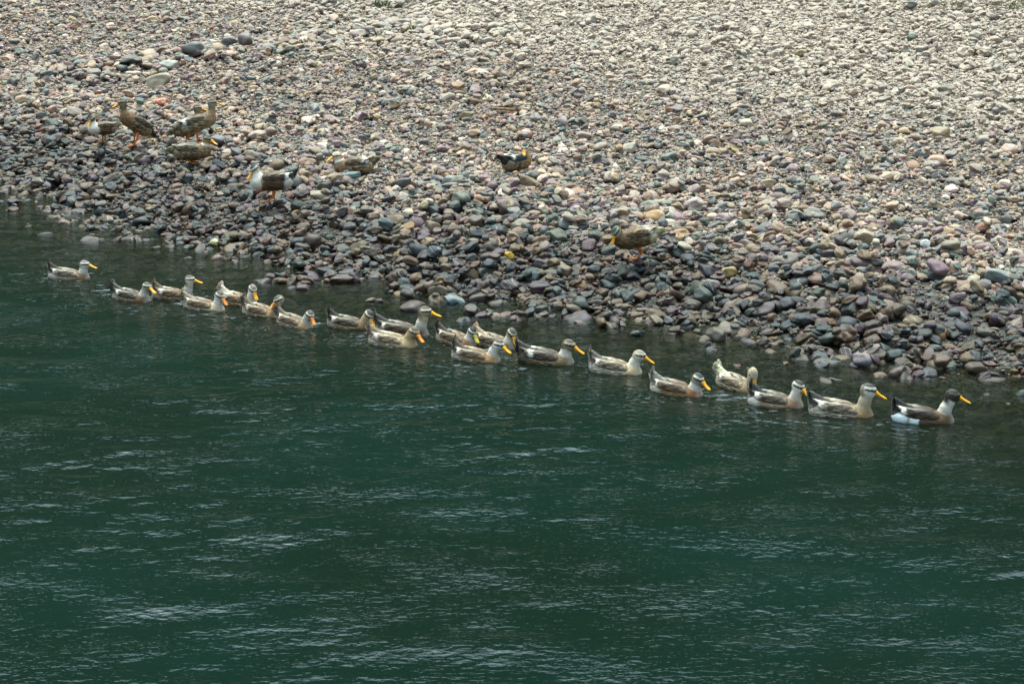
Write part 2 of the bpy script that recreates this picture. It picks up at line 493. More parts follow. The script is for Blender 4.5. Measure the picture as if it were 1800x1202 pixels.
# swimming ducks: body-middle px x, near waterline px y, size, heading, head height, head yaw, bill pitch, plumage, label
SWIM = [
 (119, 491, .93, -6, .150, 0, 4, sty(crown=lin(120, 116, 108), face=lin(216, 214, 208), nape=lin(120, 116, 106), rump=lin(214, 206, 198), rm=.1, flank=lin(190, 165, 135), fm=.35, tail=lin(58, 55, 50), wing=lin(150, 138, 122)),
  'grey headed duck swimming last in the line, its rump grey white'),
 (229, 530, .90, -22, .150, -20, 14, sty(face=lin(186, 178, 160), nape=lin(130, 118, 98), tail=lin(66, 64, 58), tback=lin(90, 84, 74), breast=lin(120, 86, 58), wing=lin(96, 88, 74)),
  'swimming duck with dark upright tail following close behind the tall necked brown duck'),
 (303, 527, .92, -8, .200, 0, 10, sty(breast=lin(122, 90, 64), nape=lin(112, 104, 90), face=W_, pamt=1, tback=W_),
  'tall necked brown breasted duck whose flank is partly hidden by a pale speckled duck'),
 (357, 546, .93, -20, .140, -30, 24, sty(neck=lin(222, 216, 204), face=lin(220, 214, 200), breast=LTAN, flank=lin(208, 192, 168), tail=lin(120, 112, 98), nail=True, bill=2),
  'pale speckled duck with dark tipped bill, in front of the tall necked brown duck'),
 (418, 537, .92, -28, .165, -28, 36, sty(tail=lin(170, 164, 154), tback=lin(200, 194, 184), rump=lin(222, 216, 206), breast=LTAN, face=W_, neck=W_, crown=lin(130, 122, 110)),
  'duck with a white upright tail, its breast hidden behind a speckled neighbour'),
 (459, 557, .92, -26, .170, -118, 34, sty(face=lin(190, 174, 142), neck=lin(186, 170, 144), ring=W_, breast=lin(160, 134, 98), nail=True, tback=lin(206, 198, 184), bill=2),
  'speckled swimming duck with its head turned back towards the left of its body'),
 (517, 575, .88, -34, .140, -30, 34, sty(breast=lin(166, 138, 100), flank=lin(208, 194, 172), rump=lin(206, 192, 170), rm=.8, face=lin(206, 200, 186), bill=2, nail=True),
  'small pale speckled duck just left of the gap in the line, bill dipped'),
 (614, 579, .94, -14, .140, -40, 40, sty(face=lin(200, 184, 156), neck=lin(178, 156, 124), ring=lin(178, 156, 124), breast=lin(126, 98, 68), tail=lin(52, 50, 46), wing=lin(110, 98, 80), crown=lin(70, 70, 66)),
  'brown duck whose bill is hidden behind the tail of the next duck'),
 (707, 592, 1.08, -14, .212, 0, 12, sty(face=lin(176, 160, 130), nape=lin(130, 116, 92), neck=lin(182, 168, 142), ring=W_, breast=lin(92, 70, 50), wing=lin(104, 86, 66), tail=lin(58, 55, 50), pamt=1),
  'large swimming duck with the tallest tan neck and a dark brown breast'),
 (690, 609, 1.00, -18, .125, -26, 28, sty(face=lin(180, 158, 120), brow=lin(200, 182, 150), neck=lin(180, 158, 120), ring=lin(182, 160, 124), breast=lin(186, 164, 126), flank=lin(206, 190, 162), fm=.95, wing=lin(178, 160, 132), tail=lin(112, 102, 88), stripe=lin(86, 74, 60), nail=True, bill=2),
  'tan headed, heavily speckled duck in front of the large tall necked duck'),
 (802, 606, .90, -26, .125, -22, 32, sty(crown=lin(38, 42, 40), stripe=lin(26, 30, 30), face=lin(196, 200, 196), ring=W_, breast=lin(150, 106, 72), bill=1, tail=lin(58, 55, 50), tback=lin(214, 206, 194)),
  'swimming duck with blackish crown, pale cheek and olive yellow bill'),
 (871, 611, .90, -32, .150, -30, 40, sty(breast=lin(126, 106, 74), face=lin(176, 162, 140), neck=lin(188, 174, 152), ring=W_, tail=lin(140, 126, 106), flank=lin(176, 158, 130), wing=lin(140, 124, 100)),
  'brown speckled duck with tail raised, just above the gap between two nearer ducks'),
 (837, 636, .97, -14, .150, -18, 22, sty(face=W_, neck=W_, breast=lin(164, 128, 86), flank=lin(190, 166, 134), pamt=1, tail=lin(78, 72, 64)),
  'white necked speckled duck with bold eye stripe, in front of the olive billed duck'),
 (960, 641, 1.08, -8, .150, -8, 20, sty(face=lin(134, 122, 94), brow=lin(190, 176, 146), nape=lin(96, 88, 70), neck=W_, ring=W_, breast=lin(126, 108, 76), flank=lin(150, 130, 98), wing=lin(92, 80, 64), tail=lin(56, 52, 46), rump=lin(90, 82, 70), pamt=1.3, tback=lin(70, 64, 56)),
  'dark brown duck with a white neck ring and splashes of white on wing and rump'),
 (1083, 657, 1.00, -10, .150, 0, 14, sty(face=lin(216, 208, 192), neck=lin(214, 206, 192), nape=lin(190, 180, 164), stripe=lin(70, 60, 52), breast=lin(208, 186, 152), flank=lin(212, 200, 182), fm=.5, rump=lin(222, 214, 204), wing=lin(160, 146, 126), tail=lin(96, 92, 86), tback=W_, crown=lin(150, 140, 124)),
  'palest cream duck with a cream neck, swimming alone with clear water on both sides'),
 (1191, 695, .98, -24, .140, -12, 22, sty(face=lin(164, 158, 142), crown=lin(62, 68, 64), nape=lin(92, 84, 68), neck=lin(140, 128, 108), ring=W_, breast=lin(136, 94, 60), flank=lin(172, 132, 90), fm=.4, rump=lin(206, 196, 184), rm=.1, tail=lin(110, 108, 102), tback=W_, wing=lin(120, 100, 78)),
  'rusty flanked duck with dark grey crown and white breast stripe, behind the pale cream duck'),
 (1297, 686, .92, -48, .160, -38, 52, sty(face=lin(206, 194, 170), brow=lin(210, 200, 178), stripe=lin(190, 178, 156), neck=lin(198, 184, 158), ring=lin(186, 172, 150), breast=lin(160, 140, 110), flank=lin(186, 170, 146), wing=lin(160, 146, 124), tail=lin(190, 176, 152), rump=lin(212, 200, 178), crown=lin(170, 158, 138)),
  'buff speckled duck facing the camera with its bill pointing down'),
 (1366, 716, .98, -16, .165, -22, 26, sty(face=W_, neck=W_, crown=lin(60, 64, 62), stripe=BLK, nape=lin(196, 188, 176), breast=lin(140, 112, 84), flank=lin(196, 168, 138), fm=.3, rump=W_, rm=.1, tail=lin(40, 42, 42), wing=lin(120, 108, 94), pamt=1),
  'white necked duck whose bill touches the dark tail of the duck ahead'),
 (1482, 734, 1.12, -8, .190, 0, 20, sty(face=W_, crown=lin(64, 68, 66), nape=lin(150, 142, 128), neck=lin(198, 192, 180), ring=lin(190, 178, 156), breast=lin(150, 126, 90), flank=lin(202, 192, 174), fm=.7, rump=lin(208, 200, 186), tail=lin(58, 58, 54), wing=lin(150, 138, 120), pamt=1),
  'long grey speckled duck with white cheeks and dark crown, right behind the leader'),
 (1626, 745, 1.06, -4, .190, 0, 14, sty(face=lin(66, 60, 48), brow=lin(92, 84, 70), crown=lin(44, 44, 38), stripe=lin(34, 34, 30), nape=lin(58, 54, 44), neck=W_, ring=W_, breast=lin(104, 78, 54), flank=lin(104, 78, 56), fm=.25, rump=W_, rm=0, wing=lin(82, 66, 50), tail=lin(36, 36, 34), tback=lin(110, 100, 88), pamt=1.2, whiteflank=True),
  'leading duck with a dark head, white neck and white rear flanks'),
]
SWIM_POS = []
for r in SWIM:
    p = at_water(r[0], r[1])
    SWIM_POS.append((p[0], p[1] + .085 * r[2]))

# ------------------------------------------------------------------ water
wx, wy = axis(-7.2, 7.2, .026, -220, 220), axis(9.8, 26.5, .023, -60, 140)
WX, WY = np.meshgrid(wx, wy)
WD = shore_d(WX, WY)
sx_ = np.gradient(wx)[None, :]; sy_ = np.gradient(wy)[:, None]
WZ = np.zeros_like(WX)
wr = np.random.default_rng(5)
gust = sstep(.32, .68, fbm(WX * .62 + 3, WY * .48 + 9, 21, 3))
gust2 = sstep(.35, .70, fbm(WX * 1.1, WY * .6, 31, 2))
calm = .45 + .55 * sstep(-.3, -3.0, WD)
for i in range(100):
    long_ = i < 45
    lam = .34 * (1.3 / .34) ** wr.random() if long_ else .085 * (.34 / .085) ** wr.random()
    ang = math.radians(92 + wr.normal(0, 20 if long_ else 26))
    k = 2 * math.pi / lam
    amp = (.00110 if long_ else .00125) * lam * wr.uniform(.5, 1.4)
    keep = np.clip(1.9 - 4.5 * np.maximum(sx_, sy_) / lam, 0, 1)
    ph = k * (math.cos(ang) * WX + math.sin(ang) * WY) + wr.uniform(0, 6.28)
    w = np.sin(ph + .5 * np.sin(ph))
    g = (.7 + .5 * gust) if long_ else (.45 + .9 * gust * (.4 + gust2))
    WZ += amp * w * keep * g * calm
for r, (x0, y0) in zip(SWIM, SWIM_POS):
    a = math.radians(r[3]); s = r[2]
    m = (np.abs(WX - x0) < 2.2) & (np.abs(WY - y0) < 1.6)
    dx, dy = WX[m] - x0, WY[m] - y0
    u = -(dx * math.cos(a) + dy * math.sin(a)); v = np.abs(-dx * math.sin(a) + dy * math.cos(a))
    u0 = u + .25
    inside = sstep(.0, .12, u0) * (1 - sstep(.10 + .32 * u0, .22 + .42 * u0, v))
    WZ[m] += .0042 * inside * np.exp(-u0 / 1.1) * np.sin(2 * math.pi * (v * .86 + u * .4) / .105)
    rr = np.sqrt(dx ** 2 + dy ** 2)
    WZ[m] += .0018 * np.exp(-np.abs(rr - .3) / .25) * np.sin(2 * math.pi * rr / .11)
depth = np.maximum(0, -ground_z(WX, WY, WD))
F = grid_faces(len(wx), len(wy))
F = F[(WD.ravel()[F] < 1.2).any(1)]
used, inv = np.unique(F, return_inverse=True)
Vw = np.stack([WX, WY, WZ], -1).reshape(-1, 3)[used]
water = mesh_obj('river_water', Vw, inv.reshape(F.shape), M_WATER, attrs={'depth': ('FLOAT', depth.ravel()[used])})
tag(water, 'dark green rippled river water with pale sky glints', kind='structure')
del WX, WY, WZ, WD, gust, gust2, depth, F, Vw

# ------------------------------------------------------------------ stones
def ico(sub):
    p = (1 + 5 ** .5) / 2
    v = np.array([(-1, p, 0), (1, p, 0), (-1, -p, 0), (1, -p, 0), (0, -1, p), (0, 1, p), (0, -1, -p), (0, 1, -p), (p, 0, -1), (p, 0, 1), (-p, 0, -1), (-p, 0, 1)], float)
    v = [x / np.linalg.norm(x) for x in v]
    f = [(0, 11, 5), (0, 5, 1), (0, 1, 7), (0, 7, 10), (0, 10, 11), (1, 5, 9), (5, 11, 4), (11, 10, 2), (10, 7, 6), (7, 1, 8), (3, 9, 4), (3, 4, 2), (3, 2, 6), (3, 6, 8), (3, 8, 9), (4, 9, 5), (2, 4, 11), (6, 2, 10), (8, 6, 7), (9, 8, 1)]
    for _ in range(sub):
        c, nf = {}, []
        def mid(a, b):
            key = (min(a, b), max(a, b))
            if key not in c:
                m = v[a] + v[b]; v.append(m / np.linalg.norm(m)); c[key] = len(v) - 1
            return c[key]
        for a, b, d in f:
            x, y, z = mid(a, b), mid(b, d), mid(d, a)
            nf += [(a, x, z), (b, y, x), (d, z, y), (x, y, z)]
        f = nf
    return np.array(v), np.array(f)

ICO_V, ICO_F = ico(3)
def stone_mesh(seed):
    r = np.random.default_rng(seed)
    d = ICO_V
    ang_ = seed % 5 == 0
    p = r.uniform(2.0, 2.9) + .6 * ang_
    rad = (np.abs(d) ** p).sum(1) ** (-1 / p)
    for _ in range(r.integers(3, 8) + 4 * ang_):
        n = r.normal(size=3) * (1, 1, .8); n /= np.linalg.norm(n)
        dist = r.uniform(.60, .90) if ang_ else r.uniform(.66, .95)
        c = d @ n
        q = np.where(c > .05, dist / np.maximum(c, .05), 9)
        kk = r.uniform(.05, .10) if ang_ else r.uniform(.05, .14)
        h = np.clip(.5 + .5 * (q - rad) / kk, 0, 1)
        rad = q * (1 - h) + rad * h - kk * h * (1 - h)
    for _ in range(5):
        n = r.normal(size=3)
        rad = rad * (1 + .035 * np.sin(d @ n * r.uniform(1.5, 3.5) + r.uniform(0, 6)))
    v = d * rad[:, None]
    v -= (v.max(0) + v.min(0)) / 2
    v /= (v.max(0) - v.min(0)) / 2
    me = bpy.data.meshes.new('stone')
    me.from_pydata(v.tolist(), [], ICO_F.tolist())
    me.polygons.foreach_set('use_smooth', np.ones(len(me.polygons), dtype=bool))
    me.materials.append(M_STONE)
    return me
NPOOL = 44
POOL = [stone_mesh(100 + i) for i in range(NPOOL)]

GX0, GY0, G, GW, GL = -18.5, 12.0, .025, 36.0, 43.0
NX, NY = int(GW / G), int(GL / G)
gxs, gys = GX0 + (np.arange(NX) + .5) * G, GY0 + (np.arange(NY) + .5) * G
GXX, GYY = np.meshgrid(gxs, gys)
GD = shore_d(GXX, GYY)
GROUND = ground_z(GXX, GYY, GD)
H = GROUND.copy()

def gi(x, y):
    return (np.clip(((y - GY0) / G).astype(int), 0, NY - 1), np.clip(((x - GX0) / G).astype(int), 0, NX - 1))

def rot_from(n, yaw):
    n = np.asarray(n); n = n / np.linalg.norm(n)
    z = n
    x = np.array([math.cos(yaw), math.sin(yaw), 0.]); x = x - z * (x @ z); x /= np.linalg.norm(x)
    y = np.cross(z, x)
    return np.stack([x, y, z], 1)

def euler_of(R):
    return (math.atan2(R[2, 1], R[2, 2]), -math.asin(max(-1, min(1, R[2, 0]))), math.atan2(R[1, 0], R[0, 0]))

def drop(x, y, a, b, c, yaw, r, maxup, jit=.09):
    """let one stone come to rest on what lies there already; returns centre z and rotation"""
    R0 = int(a / G) + 2
    ix, iy = int((x - GX0) / G), int((y - GY0) / G)
    if ix < R0 or iy < R0 or ix >= NX - R0 or iy >= NY - R0:
        return None
    sl = (slice(iy - R0, iy + R0 + 1), slice(ix - R0, ix + R0 + 1))
    h = H[sl]
    dx = gxs[sl[1]][None, :] - x; dy = gys[sl[0]][:, None] - y
    cs, sn = math.cos(yaw), math.sin(yaw)
    u = (dx * cs + dy * sn) / a; v = (-dx * sn + dy * cs) / b
    q = u * u + v * v
    m = q < .92
    if m.sum() < 3:
        m = q < 1.6
    hm = h[m]
    w = hm - hm.mean()
    DX, DY = np.broadcast_to(dx, h.shape)[m], np.broadcast_to(dy, h.shape)[m]
    gx_ = (w * DX).sum() / max((DX * DX).sum(), 1e-6); gy_ = (w * DY).sum() / max((DY * DY).sum(), 1e-6)
    gx_ = max(-.55, min(.55, gx_ * .6)) + r.normal(0, jit); gy_ = max(-.55, min(.55, gy_ * .6)) + r.normal(0, jit)
    rise = c * np.sqrt(np.maximum(0, 1 - np.minimum(q, 1)))
    plane = gx_ * dx + gy_ * dy
    zc = np.quantile((h - plane + rise)[m], .52) - .18 * c
    if zc - GROUND[iy, ix] > maxup:
        return None
    top = zc + plane + rise
    H[sl] = np.where(q < 1, np.maximum(h, top), h)
    return zc, rot_from((-gx_, -gy_, 1), yaw)

PAL = [((126, 113, 116), 2.8), ((110, 116, 117), 2.4), ((106, 117, 109), 2.2), ((138, 134, 125), 3.0), ((158, 144, 121), 2.6), ((180, 173, 156), 1.1),
       ((164, 145, 130), 1.0), ((160, 138, 98), .3), ((112, 97, 80), 1.5), ((80, 83, 82), 1.5), ((138, 108, 94), .4), ((206, 200, 188), .2), ((92, 108, 107), 1.0), ((134, 123, 102), 1.8)]
PALC = np.array([lin(*c) for c, _ in PAL]); PALW = np.array([w for _, w in PAL]); PALW = PALW / PALW.sum()

def tints(x, y, d, r):
    n = len(x)
    c = np.array([1.25, .965, .87]) * .86 * PALC[r.choice(len(PALC), n, p=PALW)] * np.exp(r.normal(0, .12, (n, 1))) * np.exp(r.normal(0, .04, (n, 3)))
    wet = 1 - sstep(1.0, 3.7, d + (fbm(x * .8, y * .8, 41) - .5) * 1.4 + r.normal(0, .25, n))
    c = np.clip(c, 0, .8)
    g = c.mean(1, keepdims=True)
    wetc = (g + (c - g) * 1.35) * .25
    c = c * (1 - wet[:, None]) + np.maximum(wetc, .01) * wet[:, None]
    dr = dryness(x, y, d)
    g = c.mean(1, keepdims=True)
    c = c * (1 - .45 * dr[:, None]) + np.array(lin(211, 188, 167, .66)) * (.45 * dr[:, None])
    dust = np.clip(.80 * dr + .30 * (1 - wet) + r.normal(0, .12, n), 0, 1) * (1 - wet)
    dust = np.where(r.random(n) < .06, dust * .2, dust)
    rough = .88 - .38 * wet - .10 * sstep(.6, -.1, d)
    return np.concatenate([c, dust[:, None]], 1), rough

def near_w(d):
    return 1 - sstep(2.5, 5.0, d)

STONES = []   # x, y, z, euler, (a, b, c)
def scatter(n, amed, asig, amin, amax, wfun, maxup, seed, flat=(.34, .66)):
    r = np.random.default_rng(seed)
    n = int(n * GW * GL / 945)
    x = r.uniform(GX0 + .4, GX0 + GW - .4, n); y = r.uniform(GY0 + .4, GY0 + GL - .4, n)
    d = shore_d(x, y)
    P = np.stack([x, y, ground_z(x, y, d)], -1)
    px, py, f = project(P)
    ok = (d > -2.0) & (np.abs(px - 900) < 900 + 3.8 * FPX / f) & (py > -190)
    ok &= r.random(n) < wfun(x, y, d)
    x, y, d = x[ok], y[ok], d[ok]
    a = np.clip(amed * np.exp(r.normal(0, asig, len(x))), amin, amax)
    a = a * (1 + .35 * berm_w(x, y) + .08 * near_w(d))
    o = np.argsort(-a * np.exp(r.normal(0, .25, len(a))))
    for i in o:
        ai = a[i]; bi = ai * r.uniform(.62, .92); ci = ai * r.uniform(*flat)
        ci = min(ci, bi * .95)
        # long axes tend to lie along the shore
        yaw = r.normal(math.radians(-20), .8)
        res = drop(x[i], y[i], ai, bi, ci, yaw, r, maxup(d[i]))
        if res is not None:
            STONES.append((x[i], y[i], res[0], res[1], ai, bi, ci, d[i]))

# stones that one can single out by eye: px, py, width px, b/a, c/a, colour, label
SINGLES = [
 (282, 184, 19, .85, .6, (208, 120, 84), 'bright orange red stone lying just behind the tall standing duck'),
 (280, 149, 45, .8, .62, (170, 150, 122), 'large knobbly tan boulder above the orange red stone'),
 (295, 124, 39, .7, .4, (158, 154, 140), 'pale grey green flat stone above the knobbly tan boulder'),
 (228, 115, 42, .7, .38, (66, 62, 54), 'dark brown flat stone left of the pale grey green flat stone'),
 (336, 95, 44, .7, .55, (106, 104, 98), 'large dark grey green rounded boulder in the row of dark boulders'),
 (402, 80, 30, .8, .75, (112, 108, 104), 'dark grey upright boulder beside a purple brown boulder'),
 (432, 80, 30, .8, .8, (122, 104, 98), 'purple brown round boulder beside a dark grey upright boulder'),
 (895, 452, 17, .9, .85, (226, 168, 40), 'bright yellow round stone among the dark wet cobbles'),
 (376, 432, 20, .8, .7, (182, 170, 118), 'pale yellow stone at the water edge below the white breasted standing duck'),
 (1282, 484, 28, .75, .6, (140, 112, 58), 'mottled yellow brown stone among the dark wet cobbles'),
 (1518, 648, 42, .7, .6, (118, 102, 104), 'purple grey stone standing out of the water off the shore'),
 (382, 260, 34, .7, .6, (104, 98, 102), 'smooth dark grey stone with its end beside the crouching duck'),
 (616, 310, 36, .42, .36, (98, 122, 116), 'smooth blue green oblong stone in front of the sitting duck'),
 (1521, 420, 38, .8, .8, (168, 142, 112), 'large angular tan stone standing proud of the shingle'),
 (1626, 436, 20, .8, .9, (226, 220, 210), 'white knobbly stone right of the large angular tan stone'),
 (1654, 238, 32, .75, .7, (166, 140, 100), 'ochre block shaped stone on the upper right shingle'),
 (1604, 72, 20, .8, .8, (96, 104, 84), 'dark olive angular stone on the pale dusty upper bank'),
 (1603, 14, 19, .8, .8, (92, 94, 84), 'dark grey stone almost at the top edge of the pale dusty bank'),
 (1762, 488, 58, .45, .42, (116, 122, 116), 'long smooth grey stone at the right above the wet cobbles'),
 (1672, 440, 36, .7, .55, (126, 108, 86), 'brown rounded stone right of the white knobbly stone'),
 (1408, 101, 21, .7, .6, (164, 140, 94), 'ochre oval stone in the middle of the upper right shingle'),
 (800, 536, 38, .7, .35, (96, 108, 110), 'flat blue grey stone awash at the water edge'),
]
scatter(46000, .070, .28, .042, .118, lambda x, y, d: np.clip(.95 * near_w(d) * sstep(-2.0, -.2, d) + .44 + .5 * berm_w(x, y) + .16 * sstep(.5, .75, fbm(x * .6, y * .6, 55)) + .22 * dryness(x, y, d), 0, 1), lambda d: .15 if d < 3 else .12, 1)
scatter(90000, .046, .26, .028, .078, lambda x, y, d: np.clip(.35 * near_w(d) + .42 * sstep(2, 4, d) + .1, 0, 1) * sstep(-1.6, 0, d), lambda d: .15 if d < 3 else .12, 2)
scatter(62000, .027, .22, .018, .038, lambda x, y, d: np.clip(.12 * near_w(d) + .55 * sstep(1.5, 4, d), 0, 1), lambda d: .15 if d < 3 else .12, 3)

def h_at(x, y):
    iy, ix = gi(np.asarray(x), np.asarray(y)); return H[iy, ix]
# each of these lies on top of its neighbours, where the line of sight meets the stones
single_drop = []
sr = np.random.default_rng(77)
for px, py, wpx, br, cr, col, lab in SINGLES:
    p = at_ground(px, py, h_at)
    _, _, f = project(p[None]); a = wpx / FPX * f[0] / 2
    iy, ix = int((p[1] - GY0) / G), int((p[0] - GX0) / G); k = max(2, int(a / G))
    hq = float(np.quantile(H[iy - k:iy + k + 1, ix - k:ix + k + 1], .6))
    single_drop.append((p[0], p[1] + a * .3, hq + a * cr * .55, rot_from((sr.normal(0, .1), sr.normal(0, .1) - .1, 1), sr.normal(-.1, .25)), a, a * br, a * cr, col, lab))

S = np.array([(s[0], s[1], s[2], *euler_of(s[3]), s[4], s[5], s[6], s[7]) for s in STONES])
tint, rough = tints(S[:, 0], S[:, 1], S[:, 9], np.random.default_rng(3))
idx = np.random.default_rng(4).integers(0, NPOOL, len(S))
px, py, f = project(S[:, :3])
iy, ix = gi(S[:, 0], S[:, 1])
open_ = S[:, 2] + S[:, 8] * .8 > H[iy, ix]
shown = (px > 5) & (px < 1795) & (py > 5) & (py < 1195) & open_ & (S[:, 9] > -.35)
score = np.where(shown, S[:, 6] * FPX / f, 0)
order = np.argsort(-score)
own, rest = order[:300], order[300:]

single_out = []
for j, (x, y, z, R, a, b, c, col, lab) in enumerate(single_drop):
    o = bpy.data.objects.new('loose_stone', POOL[(j * 7 + 3) % NPOOL])
    link(o)
    o.location = (x, y, z)
    o.rotation_euler = euler_of(R)
    o.scale = (a, b, c)
    o['tint'] = (*lin(*col, .80), .25)
    o['rgh'] = .55
    tag(o, lab, 'stone', 'stones that stand out on the bank')

src = []
for i in own:
    o = bpy.data.objects.new('stone', POOL[idx[i]])
    link(o, bank)
    o.location = S[i, :3]; o.rotation_euler = S[i, 3:6]; o.scale = S[i, 6:9]
    o['tint'] = tuple(float(v) for v in tint[i]); o['rgh'] = float(rough[i])
    src.append((idx[i], o))

# small shingle lying in the gaps between the stones
pr = np.random.default_rng(9)
n = int(600000 * GW * GL / 945)
x = pr.uniform(GX0 + .3, GX0 + GW - .3, n); y = pr.uniform(GY0 + .3, GY0 + GL - .3, n)
d = shore_d(x, y)
iy, ix = gi(x, y)
z = H[iy, ix]
px, py, f = project(np.stack([x, y, z], -1))
ok = (d > -.5) & (np.abs(px - 900) < 900 + 3.0 * FPX / f) & (py > -120)
low = z - GROUND[iy, ix]
ok &= (low < .035 + .05 * pr.random(n)) & (pr.random(n) < .55 + .45 * sstep(1.5, 4, d))
x, y, z, d = x[ok], y[ok], z[ok], d[ok]
m = len(x)
a = np.clip(.016 * np.exp(pr.normal(0, .3, m)), .008, .028)
PS = np.stack([x, y, z + a * .25, pr.normal(0, .3, m), pr.normal(0, .3, m), pr.uniform(0, 6.28, m), a, a * pr.uniform(.6, .95, m), a * pr.uniform(.45, .8, m)], 1)
ptint, prough = tints(x, y, d, pr)
pidx = pr.integers(0, NPOOL, m)
ALL = np.concatenate([S[rest][:, :9], PS]); ATINT = np.concatenate([tint[rest], ptint]); ARGH = np.concatenate([rough[rest], prough]); AIDX = np.concatenate([idx[rest], pidx])
print('stones', len(S), 'small', m)

peb = mesh_obj('pebbles', ALL[:, :3], [], M_STONE, bank, smooth=False,
               attrs={'rot': ('FLOAT_VECTOR', ALL[:, 3:6]), 'scl': ('FLOAT_VECTOR', ALL[:, 6:9]), 'tint': ('FLOAT_COLOR', ATINT), 'rgh': ('FLOAT', ARGH), 'pick': ('INT', AIDX)})
tag(peb, kind='stuff')
pick_objs = []
for o_i, o in src:
    if len(pick_objs) < 40 and o_i not in [q[0] for q in pick_objs]:
        pick_objs.append((o_i, o))
ng = bpy.data.node_groups.new('pebbles', 'GeometryNodeTree')
ng.interface.new_socket('Geometry', in_out='INPUT', socket_type='NodeSocketGeometry')
ng.interface.new_socket('Geometry', in_out='OUTPUT', socket_type='NodeSocketGeometry')
gin, gout = ng.nodes.new('NodeGroupInput'), ng.nodes.new('NodeGroupOutput')
iop = ng.nodes.new('GeometryNodeInstanceOnPoints')
join = ng.nodes.new('GeometryNodeJoinGeometry')
for _, o in pick_objs:
    ob = ng.nodes.new('GeometryNodeObjectInfo')
    ob.inputs['Object'].default_value = o
    ob.inputs['As Instance'].default_value = True
    ng.links.new(ob.outputs['Geometry'], join.inputs[0])
def named(nm, typ):
    nd = ng.nodes.new('GeometryNodeInputNamedAttribute')
    nd.data_type = typ
    nd.inputs['Name'].default_value = nm
    return nd.outputs[0]
e2r = ng.nodes.new('FunctionNodeEulerToRotation')
ng.links.new(named('rot', 'FLOAT_VECTOR'), e2r.inputs[0])
ng.links.new(gin.outputs[0], iop.inputs['Points'])
ng.links.new(join.outputs[0], iop.inputs['Instance'])
iop.inputs['Pick Instance'].default_value = True
ng.links.new(named('pick', 'INT'), iop.inputs['Instance Index'])
ng.links.new(e2r.outputs[0], iop.inputs['Rotation'])
ng.links.new(named('scl', 'FLOAT_VECTOR'), iop.inputs['Scale'])
ng.links.new(iop.outputs[0], gout.inputs[0])
md = peb.modifiers.new('pebbles', 'NODES')
md.node_group = ng

# ------------------------------------------------------------------ ducks
def surface_net(fn, lo, hi, h):
    lo = np.array(lo); nn = np.ceil((np.array(hi) - lo) / h).astype(int) + 1
    ax = [lo[i] + h * np.arange(nn[i]) for i in range(3)]
    P = np.stack(np.meshgrid(*ax, indexing='ij'), -1)
    Fv = fn(P.reshape(-1, 3)).reshape(nn)
    ins = Fv < 0
    c = [(i, j, k) for i in (0, 1) for j in (0, 1) for k in (0, 1)]
    n1 = nn - 1
    def cor(A, o):
        return A[o[0]:o[0] + n1[0], o[1]:o[1] + n1[1], o[2]:o[2] + n1[2]]
    cnt = sum(cor(ins, o).astype(int) for o in c)
    act = (cnt > 0) & (cnt < 8)
    I = np.argwhere(act)
    acc = np.zeros((len(I), 3)); num = np.zeros(len(I))
    for o in c:
        for ax_ in range(3):
            if o[ax_]: continue
            o2 = list(o); o2[ax_] = 1
            fa, fb = cor(Fv, o)[act], cor(Fv, o2)[act]
            m = (fa < 0) != (fb < 0)
            t = np.where(m, fa / np.where(np.abs(fa - fb) < 1e-12, 1, fa - fb), 0)
            p = np.tile(np.array(o, float), (len(I), 1)); p[:, ax_] = t
            acc += p * m[:, None]; num += m
    V = lo + (I + acc / num[:, None]) * h
    vid = -np.ones(n1, int); vid[act] = np.arange(len(I))
    Q = []
    for ax_ in range(3):
        b, cc = (ax_ + 1) % 3, (ax_ + 2) % 3
        sl = [slice(1, -1)] * 3; sl[ax_] = slice(0, n1[ax_])
        A = ins[tuple(sl)]
        sl2 = list(sl); sl2[ax_] = slice(1, n1[ax_] + 1)
        B = ins[tuple(sl2)]
        for flip, mk in ((0, A & ~B), (1, ~A & B)):
            J = np.argwhere(mk)
            for q in range(3):
                if q != ax_: J[:, q] += 1
            def cell(db, dc):
                K = J.copy(); K[:, b] += db; K[:, cc] += dc
                return vid[K[:, 0], K[:, 1], K[:, 2]]
            q4 = np.stack([cell(-1, -1), cell(0, -1), cell(0, 0), cell(-1, 0)], 1)
            Q.append(q4[:, ::-1] if flip else q4)
    return V, np.concatenate(Q)

def sd_ell(P, c, r, R=None):
    q = P - np.asarray(c)
    if R is not None: q = q @ R
    r = np.asarray(r)
    k0 = np.linalg.norm(q / r, axis=1); k1 = np.linalg.norm(q / (r * r), axis=1)
    return k0 * (k0 - 1) / np.maximum(k1, 1e-9)

def sd_cap(P, a, b, ra, rb):
    a, b = np.asarray(a, float), np.asarray(b, float)
    e = b - a
    t = np.clip(((P - a) @ e) / (e @ e), 0, 1)
    return np.linalg.norm(P - a - t[:, None] * e, axis=1) - (ra + (rb - ra) * t), t

def smin(a, b, k):
    h = np.clip(.5 + .5 * (b - a) / k, 0, 1)
    return b * (1 - h) + a * h - k * h * (1 - h)

def rot_y(a):   # a > 0 turns the front (+x) upwards
    c, s = math.cos(a), math.sin(a)
    return np.array([[c, 0, -s], [0, 1, 0], [s, 0, c]])
def rot_z(a):
    c, s = math.cos(a), math.sin(a)
    return np.array([[c, -s, 0], [s, c, 0], [0, 0, 1]])

def wob(P, seed, sc=28.):
    r = np.random.default_rng(seed)
    v = 0
    for _ in range(5):
        k = r.normal(size=3) * sc
        v = v + np.sin(P @ k + r.uniform(0, 6.28))
    return v / 5

def blend(C, col, w):
    return C * (1 - w[:, None]) + np.asarray(col)[None] * w[:, None]

MB_BILLS = [M_BILL, M_BILL2, M_BILL3]
HRES = .0068

